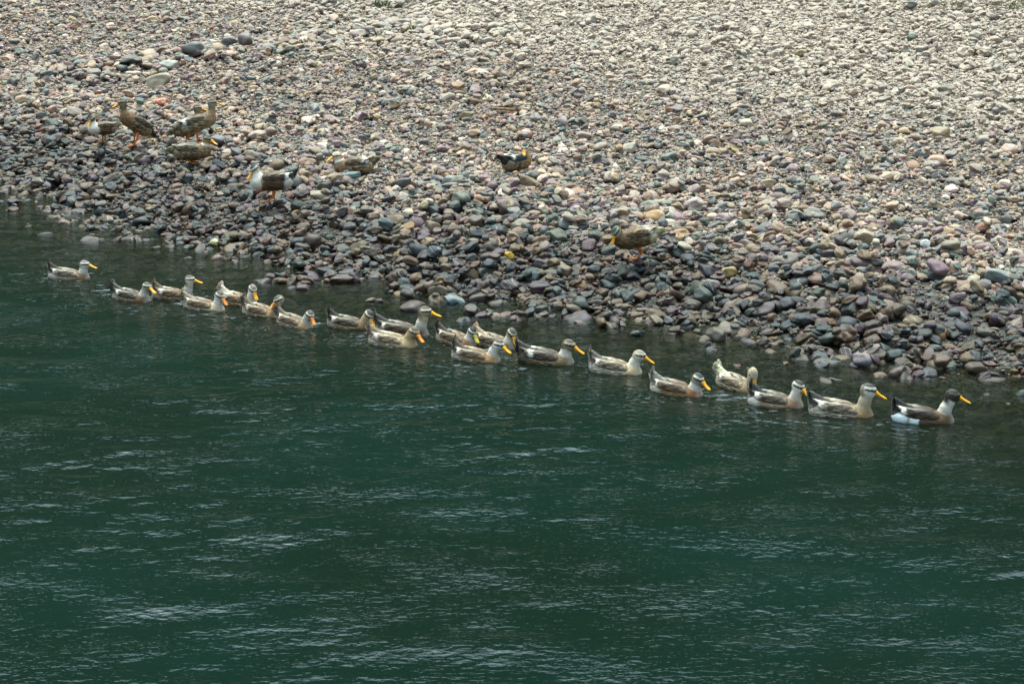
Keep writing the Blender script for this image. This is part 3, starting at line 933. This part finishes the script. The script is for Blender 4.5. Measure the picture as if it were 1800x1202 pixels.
def duck(name, label, group, loc, heading, s, st, neck, hyaw, hpitch, pitch=0., raise_=0., tail_ang=68., bz=1., legs=None, seed=0, wing_lift=0.):
    """neck: points in the duck's own frame (x forward, z up), the last one is the head centre"""
    root = bpy.data.objects.new(name, None)
    root.empty_display_size = .1
    link(root)
    root.location = loc; root.rotation_euler = (0, 0, math.radians(heading)); root.scale = (s, s, s)
    tag(root, label, 'duck', group)
    RB = rot_y(math.radians(pitch)); T = np.array([0, 0, raise_])
    kf = .86 if bz == 1. else 1.0
    vr = np.random.default_rng(seed + 77)
    sc_ = lambda v, k: tuple(max(.004, k * q) for q in v)
    st = dict(st)
    for key, k in dict(wing=1.0, crown=.95, flank=.86, nape=.8, breast=.85, stripe=.8, tail=2.3 if bz == 1. else 1.0, tback=.95, face=.86, brow=.92, neck=.86, ring=.9, rump=.9, patch=1.).items():
        st[key] = tuple(q * w_ for q, w_ in zip(sc_(st[key], k * kf * .93 * vr.uniform(.92, 1.08)), (1.19, 1.0, .84)))
    st['fm'] = min(1., st['fm'] * 1.25 + .12); st['rm'] = min(1, st['rm'] * 1.3 + .08)
    bs = np.array([1, 1 + .25 * (bz - 1), bz])
    toB = lambda P: ((P - T) @ RB) / bs
    frB = lambda p: RB @ (np.asarray(p, float) * bs) + T
    head = np.asarray(neck[-1], float)
    HS, BS = 1.15, 1.24
    RH = rot_z(math.radians(hyaw)) @ rot_y(math.radians(-hpitch))
    toH = lambda P: (P - head) @ RH / HS
    nb = frB((.142, 0, .035) if bz == 1. else (.125, 0, .045))
    pts = [nb] + [np.asarray(p, float) for p in neck[:-1]] + [head + RH @ np.array([-.016, 0, -.020])]
    rad = [.051] + list(np.linspace(.041, .033, len(neck)))

    def d_body(P):
        Q = toB(P)
        d = sd_ell(Q, (-.01, 0, .018), (.195, .098, .074))
        d = smin(d, sd_ell(Q, (.128, 0, .018), (.096, .080, .068)), .04)
        d = smin(d, sd_ell(Q, (-.145, 0, .034), (.085, .072, .056)), .04)
        return d
    def d_neck(P):
        d, bt, bd = None, None, None
        n = len(pts) - 1
        for i in range(n):
            di, t = sd_cap(P, pts[i], pts[i + 1], rad[i], rad[i + 1])
            tt = (i + t) / n
            if d is None: d, bt, bd = di, tt, di
            else:
                bt = np.where(di < bd, tt, bt); bd = np.minimum(di, bd)
                d = smin(d, di, .02)
        return d, bt
    def d_head(P):
        Hh = toH(P)
        d = sd_ell(Hh, (0, 0, 0), (.047, .0345, .038))
        d = smin(d, sd_ell(Hh, (.030, 0, -.008), (.026, .020, .021)), .016)
        d = smin(d, sd_ell(Hh, (-.004, 0, -.012), (.036, .036, .026)), .012)
        return d * HS
    def f(P):
        d = smin(d_body(P), d_neck(P)[0], .034)
        return smin(d, d_head(P), .018) + .0012 * wob(P, seed, 45.)
    ext = np.array([frB(p) for p in ((.24, 0, 0), (-.26, 0, 0), (0, 0, .12), (0, 0, -.08))] + [q for q in pts])
    lo, hi = ext.min(0) - .065, ext.max(0) + .065
    lo[1], hi[1] = min(-.112, lo[1]), max(.112, hi[1])
    V, Fq = surface_net(f, lo, hi, HRES)

    # plumage
    Q, Hh = toB(V), toH(V)
    db, (dn, tn), dh = d_body(V), d_neck(V), d_head(V)
    w1 = wob(V, seed + 1); w2 = wob(V, seed + 2, 60.)
    C = np.tile(np.asarray(st['flank']), (len(V), 1)); Mt = np.full(len(V), st['fm'])
    wr_ = sstep(-.10, -.15, Q[:, 0] + .015 * w1)
    C = blend(C, st['rump'], wr_); Mt = Mt * (1 - wr_) + st['rm'] * wr_
    top = sstep(.055, .08, Q[:, 2] + .006 * w1) * sstep(.12, .06, Q[:, 0])
    C = blend(C, st['wing'], top); Mt = Mt * (1 - top) + st['wm'] * top
    wb = sstep(.045, .105, Q[:, 0] + .018 * w1)
    C = blend(C, st['breast'], wb); Mt = Mt * (1 - wb) + st.get('bm', .15) * wb
    if st.get('whiteflank'):
        wf = (1 - .8 * np.exp(-((Q[:, 0] + .120 + .01 * w2) / .013) ** 2)) * sstep(-.03, -.045, Q[:, 0] + .016 * w1 + .012 * w2) * sstep(.075, .06, Q[:, 2] + .006 * w2)
        C = blend(C, sc_(W_, 1.0), wf); Mt = Mt * (1 - wf)
    wn_ = sstep(.012, -.002, dn - np.minimum(db, .02) * .6) * sstep(.10, .34, tn + .04 * w1)
    nk = np.asarray(st['ring'])[None] * (1 - sstep(.35, .7, tn))[:, None] + np.asarray(st['neck'])[None] * sstep(.35, .7, tn)[:, None]
    back = sstep(.0, -.03, Hh[:, 0] + .006 * w2) * sstep(.45, .72, tn)
    nk = blend(nk, st['nape'], back)
    C = C * (1 - wn_[:, None]) + nk * wn_[:, None]; Mt = Mt * (1 - .9 * wn_)
    # front of the breast carries the pale bib down from the neck ring
    bg_ = st.get('bib', .35); bl = .075 * (bg_ >= 1)
    bib = sstep(.165 - bl, .205 - bl, Q[:, 0] + .012 * w1 + .016 * bl / .075 * w2) * sstep(.0 - bl, .03 - bl, Q[:, 2] + .01 * w2) * bg_
    C = blend(C, st['ring'], bib)
    wh = sstep(1.22, 1.05, np.linalg.norm(Hh / (.056, .042, .044), axis=1)) * sstep(-.038, -.026, Hh[:, 2] + .25 * Hh[:, 0] + .003 * w2)
    hc = np.tile(np.asarray(st['face']), (len(V), 1))
    hc = blend(hc, st['nape'], sstep(-.018, -.036, Hh[:, 0] + .004 * w2))
    zc = Hh[:, 2] - .12 * (Hh[:, 0] + .02)
    brow = sstep(.004, .0065, zc + .0015 * w2) * sstep(-.034, -.026, Hh[:, 0])
    hc = blend(hc, st['brow'], brow)
    hc = blend(hc, st['crown'], sstep(.0175, .0215, zc + .0015 * w2))
    strp = sstep(-.0095, -.0065, zc) * sstep(.0075, .0045, zc) * sstep(-.030, -.020, Hh[:, 0])
    hc = blend(hc, st['stripe'], strp * .95)
    lore = sstep(.030, .037, Hh[:, 0]) * sstep(-.014, -.009, zc) * sstep(.014, .010, zc)
    hc = blend(hc, st['stripe'], lore * .7)
    C = C * (1 - wh[:, None]) + hc * wh[:, None]; Mt = Mt * (1 - wh)
    mud = st.get('belly')
    col4 = np.concatenate([np.clip(C, .004, .85), np.ones((len(V), 1))], 1)
    body = mesh_obj('body', V, Fq, M_PLUM, root, attrs={'plum': ('FLOAT_COLOR', col4), 'mottle': ('FLOAT', np.clip(Mt, 0, 1))})

    # folded wings
    for sd in (1, -1):
        Rw = rot_y(math.radians(-7 - wing_lift))
        def fw(P):
            Q = toB(P)
            d = sd_ell(Q, (-.025, sd * .060, .064), (.148, .034, .047), Rw)
            d = smin(d, sd_ell(Q, (.02, sd * .030, .075), (.10, .04, .030), Rw), .02)
            d = smin(d, sd_cap(Q, (-.12, sd * .050, .088), (-.232, sd * .014, .118), .022, .006)[0], .02)
            u = Q[:, 0]; v = Q[:, 2] + .35 * u
            return d + .0016 * np.sin(v * 250 + .5 * np.sin(u * 90)) * sstep(.08, -.05, u)
        e = np.array([frB(p) for p in ((.14, sd * .02, .02), (-.25, sd * .1, .02), (.14, 0, .13), (-.25, 0, .14))])
        Vw, Fw = surface_net(fw, np.minimum(e.min(0), (9, min(0, sd * .11), 9)) - .012, np.maximum(e.max(0), (-9, max(0, sd * .11), -9)) + .012, HRES)
        Q = toB(Vw)
        w1 = wob(Vw, seed + 5 + sd); w2 = wob(Vw, seed + 9, 60.)
        C = np.tile(np.asarray(st['wing']), (len(Vw), 1)); Mt = np.full(len(Vw), st['wm'])
        prim = sstep(-.13, -.17, Q[:, 0]) * .75
        C = blend(C, np.asarray(st['tail']) * .5 + .5 * np.asarray(st['wing']), prim)
        edge = np.exp(-((Q[:, 2] - (.112 - .05 * (Q[:, 0] + .05))) / .008) ** 2) * sstep(.0, -.08, Q[:, 0]) * .45
        C = blend(C, sc_(CREAM, kf), edge); Mt = Mt * (1 - edge)
        if st['pamt'] > 0:
            pr_ = np.random.default_rng(seed + 40)
            pa = np.exp(-((Q[:, 0] + .150 + pr_.uniform(-.03, .02) + .02 * w1) / pr_.uniform(.014, .028)) ** 2) * sstep(.052, .075, Q[:, 2] + .012 * w2)
            pa = np.clip(pa * st['pamt'] * 1.3, 0, 1) * sstep(-.5, .1, w2 + .6 * (st['pamt'] - .4))
            C = blend(C, st['patch'], pa); Mt = Mt * (1 - pa)
        if 'spec' in st:
            sp = np.exp(-((Q[:, 0] + .11) / .026) ** 4) * np.exp(-((Q[:, 2] - .060) / .012) ** 4)
            C = blend(C, st['spec'], np.clip(sp, 0, 1)); Mt = Mt * (1 - np.clip(sp, 0, 1))
            s2 = np.exp(-((Q[:, 0] + .155) / .022) ** 4) * np.exp(-((Q[:, 2] - .074) / .014) ** 4)
            C = blend(C, sc_(W_, .8), np.clip(s2, 0, 1)); Mt = Mt * (1 - np.clip(s2, 0, 1))
        col4 = np.concatenate([np.clip(C, .004, .85), np.ones((len(Vw), 1))], 1)
        mesh_obj('wing', Vw, Fw, M_PLUM, root, attrs={'plum': ('FLOAT_COLOR', col4), 'mottle': ('FLOAT', np.clip(Mt, 0, 1))})

    # tail: covert wedge and a fan of separate flat feathers
    ta = math.radians(tail_ang)
    tdir = np.array([-math.cos(ta), 0, math.sin(ta)]); tn_ = np.array([math.sin(ta), 0, math.cos(ta)])
    tb = np.array([-.185, 0, .052])
    def ft(P):
        Q = toB(P)
        d = sd_cap(Q, tb, tb + tdir * .115, .050, .015)[0]
        return smin(d, sd_cap(Q, (-.105, 0, .078), tb + tdir * .10 + tn_ * .018, .034, .014)[0], .025)
    e = np.array([frB(tb), frB(tb + tdir * .14), frB((-.10, 0, .09)), frB(tb + tn_ * .05)])
    Vt, Ft = surface_net(ft, e.min(0) - .055, e.max(0) + .055, HRES)
    VV, FF = [Vt], [Ft]; base = len(Vt)
    fr = np.random.default_rng(seed + 3)
    for a in np.linspace(-1, 1, 9):
        L = .136 - .030 * a * a + fr.normal(0, .004); wd = .021
        dirv = tdir * math.cos(a * .4) + np.array([0, 1, 0]) * math.sin(a * .4)
        side = np.cross(dirv, tn_); side /= np.linalg.norm(side)
        o0 = tb + tdir * .03 + tn_ * (.006 - .030 * a * a) + np.array([0, a * .018, 0])
        prof = [(0, .5), (.3, .9), (.6, 1.), (.82, .85), (.95, .45), (1., .05)]
        q = []
        for t, w in prof:
            c0_ = o0 + dirv * L * t + tn_ * (.012 * t * t)
            for sgn_, up in ((-1, 0), (0, .0022), (1, 0), (0, -.0022)):
                q.append(frB(c0_ + side * wd * w * sgn_ + tn_ * up))
        VV.append(np.array(q))
        ff = []
        for i in range(len(prof) - 1):
            for k in range(4):
                ff.append((base + i * 4 + k, base + i * 4 + (k + 1) % 4, base + i * 4 + 4 + (k + 1) % 4, base + i * 4 + 4 + k))
        FF.append(np.array(ff)); base += len(q)
    Vt = np.concatenate(VV); Ft = np.concatenate(FF)
    Q = toB(Vt) - tb
    un = Q @ tn_
    w1 = wob(Vt, seed + 12)
    C = np.tile(np.asarray(st['tail']), (len(Vt), 1))
    bk = sstep(-.006, -.022, un + .006 * w1) * sstep(.16, .10, Q @ tdir)
    C = blend(C, st['tback'], bk)
    col4 = np.concatenate([np.clip(C, .004, .85), np.ones((len(Vt), 1))], 1)
    mesh_obj('tail', Vt, Ft, M_PLUM, root, attrs={'plum': ('FLOAT_COLOR', col4), 'mottle': ('FLOAT', np.full(len(Vt), st['tm']))})

    # bill
    RBl = RH @ rot_y(math.radians(-9))
    bo = head + RH @ np.array([.040, 0, -.004]) * HS
    prof = [(-.006, .0185, .018, -.016), (.008, .0175, .0155, -.0145), (.022, .0150, .0095, -.0125), (.038, .0152, .0050, -.0105), (.054, .0172, .0030, -.0085),
            (.066, .0172, .0022, -.0075), (.074, .0130, .0010, -.0068), (.079, .0050, -.0012, -.0052)]
    q, ff = [], []
    NS = 12
    for t, w, zt, zb in prof:
        for k in range(NS):
            th = 2 * math.pi * k / NS
            cz, hz_ = (zt + zb) / 2, (zt - zb) / 2
            sy, szz = math.cos(th), math.sin(th)
            q.append(bo + RBl @ np.array([BS * t, BS * 1.02 * w * np.sign(sy) * abs(sy) ** .8, BS * .95 * (cz + hz_ * np.sign(szz) * abs(szz) ** .9)]))
    for i in range(len(prof) - 1):
        for k in range(NS):
            ff.append((i * NS + k, i * NS + (k + 1) % NS, (i + 1) * NS + (k + 1) % NS, (i + 1) * NS + k))
    ff.append(tuple((len(prof) - 1) * NS + k for k in range(NS)))
    bill = mesh_obj('bill', np.array(q), ff, MB_BILLS[st['bill']], root)
    if st['nail']:
        v = np.array([bo + RBl @ (np.array([.0755 * BS, 0, -.0028]) + d * (.0075, .0105, .0055)) for d in ICO_S[0]])
        mesh_obj('nail', v, ICO_S[1], M_NAIL, bill)
    # eyes
    for sd in (1, -1):
        c = head + RH @ np.array([.014, sd * .0300, .0075]) * HS
        mesh_obj('eye', c + ICO_S[0] * .0072, ICO_S[1], M_EYE, root)
    # legs with webbed feet
    for lg in (legs or []):
        hip, knee, foot, fyaw = [np.asarray(v, float) if i < 3 else v for i, v in enumerate(lg)]
        RF = rot_z(math.radians(fyaw))
        toes = [foot + RF @ np.array([.075 * math.cos(a), .075 * math.sin(a), -.002]) for a in (-.48, 0, .48)]
        def fl(P):
            d = smin(sd_cap(P, hip, knee, .018, .0095)[0], sd_cap(P, knee, foot, .0088, .0085)[0], .008)
            for tt in toes:
                d = smin(d, sd_cap(P, foot, tt, .0075, .0048)[0], .005)
            L = (P - foot) @ RF
            rr = np.linalg.norm(L[:, :2], axis=1); th = np.abs(np.arctan2(L[:, 1], L[:, 0]))
            web = np.maximum.reduce([rr - .066, (th - .50) * rr, np.abs(L[:, 2] + .001) - .0036])
            d = smin(d, web, .003)
            return smin(d, sd_cap(P, foot, foot + RF @ np.array([-.022, 0, -.002]), .006, .004)[0], .004)
        e = np.array([hip, knee, foot] + toes)
        Vl, Fl = surface_net(fl, e.min(0) - .024, e.max(0) + .024, .0045)
        mesh_obj('leg', Vl, Fl, M_LEG, root)
    return root

ICO_S = ico(1)

for i, (r, (x0, y0)) in enumerate(zip(SWIM, SWIM_POS)):
    hz = r[4]
    hz += .012
    hz -= .006 + .5 * max(0, hz - .19)
    neck = [(.158, 0, .075 + .3 * (hz - .12)), (.176, 0, .5 * (hz + .085)), (.192 + .15 * max(0, .17 - hz), 0, hz)]
    q_ = np.random.default_rng(900 + i); dxh, dzh = q_.uniform(-.022, .014), q_.uniform(-.008, .010)
    neck = [neck[0], (neck[1][0] + .4 * dxh, 0, neck[1][2]), (neck[2][0] + dxh, 0, neck[2][2] + dzh)]
    legs = None
    duck('swimming_duck', r[8], 'ducks swimming in a line along the bank', (x0, y0, 0), r[3] + q_.uniform(-5, 5), r[2], r[7], neck, r[5] + q_.uniform(-8, 8), r[6] + q_.uniform(-4, 6),
         pitch=[-4.5, -3, -5, -4][i % 4], raise_=-.020 + .004 * ((i * 5) % 3), tail_ang=[70, 64, 74, 60, 67][i % 5], seed=i * 31)

HEN = sty(face=lin(142, 130, 106), brow=lin(170, 158, 130), crown=lin(62, 60, 50), nape=lin(98, 90, 72), neck=lin(118, 106, 84), ring=lin(140, 112, 78),
          breast=lin(150, 118, 84), flank=lin(146, 128, 102), fm=.9, rump=lin(150, 138, 108), wing=lin(118, 104, 78), tail=lin(110, 100, 78), tback=lin(140, 128, 100), pamt=0, bib=.0, bm=.7)
def seat(px, py, rad=.10, qn=.7):
    def fn(x, y):
        iy, ix = gi(np.asarray(x), np.asarray(y)); return H[iy, ix]
    p = at_ground(px, py, fn)
    iy, ix = int((p[1] - GY0) / G), int((p[0] - GX0) / G); k = int(rad / G)
    return (p[0], p[1], float(np.quantile(H[iy - k:iy + k + 1, ix - k:ix + k + 1], qn)))

def stand(h, fx=.0, gap=.042, dx=.03, pitch=0., yaw=(0, 0)):
    return [((-.03 + fx * .3, sd * .045, h - .035), (fx - .028, sd * gap, h * .42), (fx + dx * sd, sd * gap, .009), yaw[0 if sd > 0 else 1]) for sd in (1, -1)]

GR = 'ducks resting on the stony bank'
# small duck at the far left
duck('duck', 'small brown duck with a white breast standing left of the tall upright duck', GR, seat(180, 251, .10, .88), 214, .86,
     sty(face=lin(120, 112, 92), crown=lin(62, 62, 52), brow=lin(200, 190, 170), neck=W_, ring=W_, breast=W_, flank=lin(124, 106, 76), wing=lin(120, 104, 76), tail=lin(140, 128, 104), pamt=0, bib=1., rump=lin(150, 136, 110)),
     [(.135, 0, .29), (.150, 0, .375)], 18, 42, pitch=8, bz=1.2, raise_=.175, tail_ang=20, legs=stand(.13), seed=501)
duck('duck', 'tall brown duck standing upright with a long neck and both orange feet showing', GR, seat(238, 260, .10, .88), 212, 1.05,
     dict(HEN, wing=lin(104, 92, 72), tail=lin(72, 72, 64), ring=lin(150, 124, 92)),
     [(.125, 0, .42), (.135, 0, .49), (.148, 0, .55)], -14, 18, pitch=38, bz=1.2, raise_=.245, tail_ang=-8, legs=stand(.20, fx=.02), seed=502)
duck('duck', 'tall necked grey brown duck facing right with a white and blue wing patch', GR, seat(352, 262, .10, .88), 6, 1.06,
     dict(HEN, face=lin(150, 146, 122), nape=lin(120, 126, 112), neck=lin(128, 128, 106), ring=lin(164, 132, 98), flank=lin(158, 146, 118), breast=lin(158, 136, 104), rump=lin(164, 158, 138), spec=lin(20, 60, 104), patch=W_, pamt=1.),
     [(.150, 0, .37), (.155, 0, .44), (.162, 0, .49)], 0, 4, pitch=22, bz=1.2, raise_=.215, tail_ang=4, legs=stand(.17), seed=503)
p = seat(344, 252)
duck('duck', 'duck standing behind the grey brown duck, only its dark neck and head clearly showing', GR, (p[0] - .10, p[1] + .16, p[2] - .02), 30, 1.0,
     dict(HEN, face=lin(140, 132, 106), nape=lin(84, 90, 76), neck=lin(120, 112, 88), ring=lin(166, 126, 92)),
     [(.120, 0, .35), (.122, 0, .41), (.124, 0, .45)], -20, 8, pitch=24, bz=1.2, raise_=.20, tail_ang=2, legs=stand(.16), seed=504)
duck('duck', 'brown duck crouching low on the stones, facing right with tail and wing tips spread behind', GR, seat(340, 290, .10, .88), -8, 1.06,
     dict(HEN, face=lin(150, 132, 92), ring=W_, neck=lin(160, 140, 104), flank=lin(146, 128, 102), wing=lin(122, 110, 90), breast=lin(142, 122, 94)),
     [(.165, 0, .22), (.185, 0, .295)], -16, 18, pitch=9, bz=1.2, raise_=.105, tail_ang=12, legs=stand(.06, dx=.02), seed=505)
duck('duck', 'white breasted duck with brown sides standing at the wet cobbles, facing left with bill lowered', GR, seat(478, 366, .10, .88), 190, 1.06,
     sty(crown=lin(52, 60, 56), face=lin(216, 212, 200), nape=lin(106, 106, 96), neck=W_, ring=W_, breast=lin(126, 92, 58), flank=lin(104, 82, 56), fm=.55, wing=lin(104, 84, 62), rump=lin(204, 200, 192), rm=.1, tail=lin(60, 64, 64), tback=lin(190, 180, 164), pamt=1., spec=lin(22, 44, 70), bib=1.),
     [(.150, 0, .29), (.170, 0, .36)], 20, 44, pitch=4, bz=1.2, raise_=.185, tail_ang=48, legs=stand(.15, fx=.01, dx=.045), seed=506)
duck('duck', 'speckled duck with white neck sitting on the stones, facing left beside a blue green stone', GR, seat(622, 304, .12, .58), 184, 1.05,
     dict(HEN, face=lin(220, 210, 190), brow=W_, nape=lin(176, 136, 84), neck=W_, ring=W_, crown=lin(190, 178, 150), flank=lin(158, 138, 110), breast=lin(150, 128, 98), wing=lin(110, 92, 70), rump=lin(172, 156, 124), tail=lin(128, 112, 88), patch=W_, pamt=.7, spec=lin(20, 60, 90)),
     [(.168, 0, .165), (.188, 0, .230)], 12, 16, pitch=0, bz=1.2, raise_=.075, tail_ang=24, legs=None, seed=507)
duck('duck', 'dark tailed duck lying on the stones, preening with its black and white head turned back', GR, seat(908, 293, .12, .35), 52, 1.05,
     dict(HEN, crown=lin(28, 50, 42), face=lin(226, 222, 214), brow=W_, stripe=BLK, nape=lin(110, 92, 60), neck=lin(176, 150, 106), ring=lin(176, 146, 100), breast=lin(170, 136, 90), wing=lin(44, 56, 52), wm=.4, tail=lin(36, 38, 34), tback=lin(40, 42, 38), rump=lin(140, 132, 112), patch=W_, pamt=.9),
     [(.155, -.01, .18), (.115, -.03, .275)], -150, 28, pitch=2, bz=1.2, raise_=.085, tail_ang=26, legs=None, seed=508)
duck('duck', 'brown duck standing at the wet cobbles with its head down and both orange feet together', GR, seat(1116, 459, .10, .88), 190, .98,
     dict(HEN, face=lin(186, 186, 172), crown=lin(70, 84, 76), brow=lin(190, 188, 170), neck=lin(128, 110, 78), ring=lin(128, 108, 76), breast=lin(124, 104, 74), flank=lin(142, 122, 88), rump=lin(186, 176, 150), rm=.2, wing=lin(132, 108, 76), tail=lin(176, 166, 140), tback=lin(190, 180, 156), pamt=.5, spec=lin(18, 34, 54)),
     [(.175, .02, .26), (.208, .05, .305)], 24, 62, pitch=-2, bz=1.2, raise_=.185, tail_ang=10, legs=stand(.15, fx=-.03, gap=.022, dx=.02), seed=509)

# ------------------------------------------------------------------ driftwood, weeds, dry grass
def tube(P, R, n=8):
    P = np.array(P, float); V, Fc = [], []
    for i in range(len(P)):
        t = P[min(i + 1, len(P) - 1)] - P[max(i - 1, 0)]; t /= np.linalg.norm(t)
        u = np.cross(t, (0, 0, 1)); u /= np.linalg.norm(u); w = np.cross(u, t)
        for k in range(n):
            a = 2 * math.pi * k / n
            V.append(P[i] + R[i] * (math.cos(a) * u + math.sin(a) * w) * (1 + .12 * math.sin(3 * a + i)))
    for i in range(len(P) - 1):
        for k in range(n):
            Fc.append((i * n + k, i * n + (k + 1) % n, (i + 1) * n + (k + 1) % n, (i + 1) * n + k))
    Fc.append(tuple(range(n))[::-1]); Fc.append(tuple((len(P) - 1) * n + k for k in range(n)))
    return V, Fc
p = seat(888, 200, .08, .9)
q = [(-.20, .02, .035), (-.12, .0, .040), (-.04, -.005, .034), (.05, .0, .024), (.12, .01, .020), (.19, .0, .024)]
V, Fc = tube(q, [.011, .015, .018, .021, .022, .017])
V2, F2 = tube([(.12, .01, .030), (.15, .015, .065), (.16, .03, .085)], [.013, .010, .006])
b0 = len(V)
o = mesh_obj('driftwood_stick', np.array(V + V2), Fc + [tuple(i + b0 for i in f_) for f_ in F2], M_WOOD)
o.location = p
tag(o, 'brown driftwood stick lying flat on the shingle above the preening duck', 'stick')

def tuft(name, px, py, nb, hgt, spread, mat, label, cat, group, seed, wide=.008):
    r = np.random.default_rng(seed)
    p = seat(px, py, .05, .5)
    V, Fc = [], []
    for i in range(nb):
        a = r.uniform(0, 6.28); rr = spread * math.sqrt(r.random()); L = hgt * r.uniform(.5, 1.1); w = wide * r.uniform(.7, 1.3)
        b = np.array([rr * math.cos(a), rr * math.sin(a), -.02]); ln = r.uniform(.2, .9)
        dv = np.array([math.cos(a + r.normal(0, .6)) * ln, math.sin(a + r.normal(0, .6)) * ln, 1.]); dv /= np.linalg.norm(dv)
        sd = np.cross(dv, r.normal(size=3)); sd /= np.linalg.norm(sd)
        k = len(V)
        for t, ww in ((0, .5), (.4, 1.), (.75, .8)):
            c = b + dv * L * t + np.array([0, 0, -.25 * L * t * t])
            V += [c - sd * w * ww, c + sd * w * ww]
        V.append(b + dv * L + np.array([0, 0, -.3 * L]))
        Fc += [(k, k + 1, k + 3, k + 2), (k + 2, k + 3, k + 5, k + 4), (k + 4, k + 5, k + 6)]
    o = mesh_obj(name, np.array(V), Fc, mat)
    o.location = p
    return tag(o, label, cat, group)
WG = 'weeds growing between the stones'
tuft('weed_tuft', 672, 12, 46, .16, .12, M_WEED, 'largest green weed tuft at the very top of the bank', 'weed', WG, 1, .012)
tuft('weed_tuft', 732, 49, 34, .10, .10, M_WEED, 'low green weed tuft right of the dark boulders', 'weed', WG, 2, .010)
tuft('weed_tuft', 667, 60, 24, .16, .05, M_WEED, 'narrow dark green weed tuft rising between the boulders', 'weed', WG, 3, .008)
V, Fc = [], []
dr_ = np.random.default_rng(20)
for i in range(260):
    q = seat(1800 - 150 * dr_.random() ** 1.6, 2 + 16 * dr_.random(), .05, .5)
    a = dr_.uniform(0, 6.28); L = dr_.uniform(.06, .20)
    dv = np.array([math.cos(a), math.sin(a), dr_.uniform(.4, 1.6)]); dv /= np.linalg.norm(dv)
    sd = np.cross(dv, dr_.normal(size=3)); sd /= np.linalg.norm(sd)
    b = np.array(q) - (0, 0, .01); k = len(V)
    for t_ in (0, .5):
        c = b + dv * L * t_
        V += [c - sd * .006, c + sd * .006]
    V.append(b + dv * L - np.array([0, 0, .3 * L]))
    Fc += [(k, k + 1, k + 3, k + 2), (k + 2, k + 3, k + 4)]
tag(mesh_obj('dry_grass', np.array(V), Fc, M_STRAW), 'straw coloured dry grass patch in the top right corner of the bank', 'grass', kind='stuff')
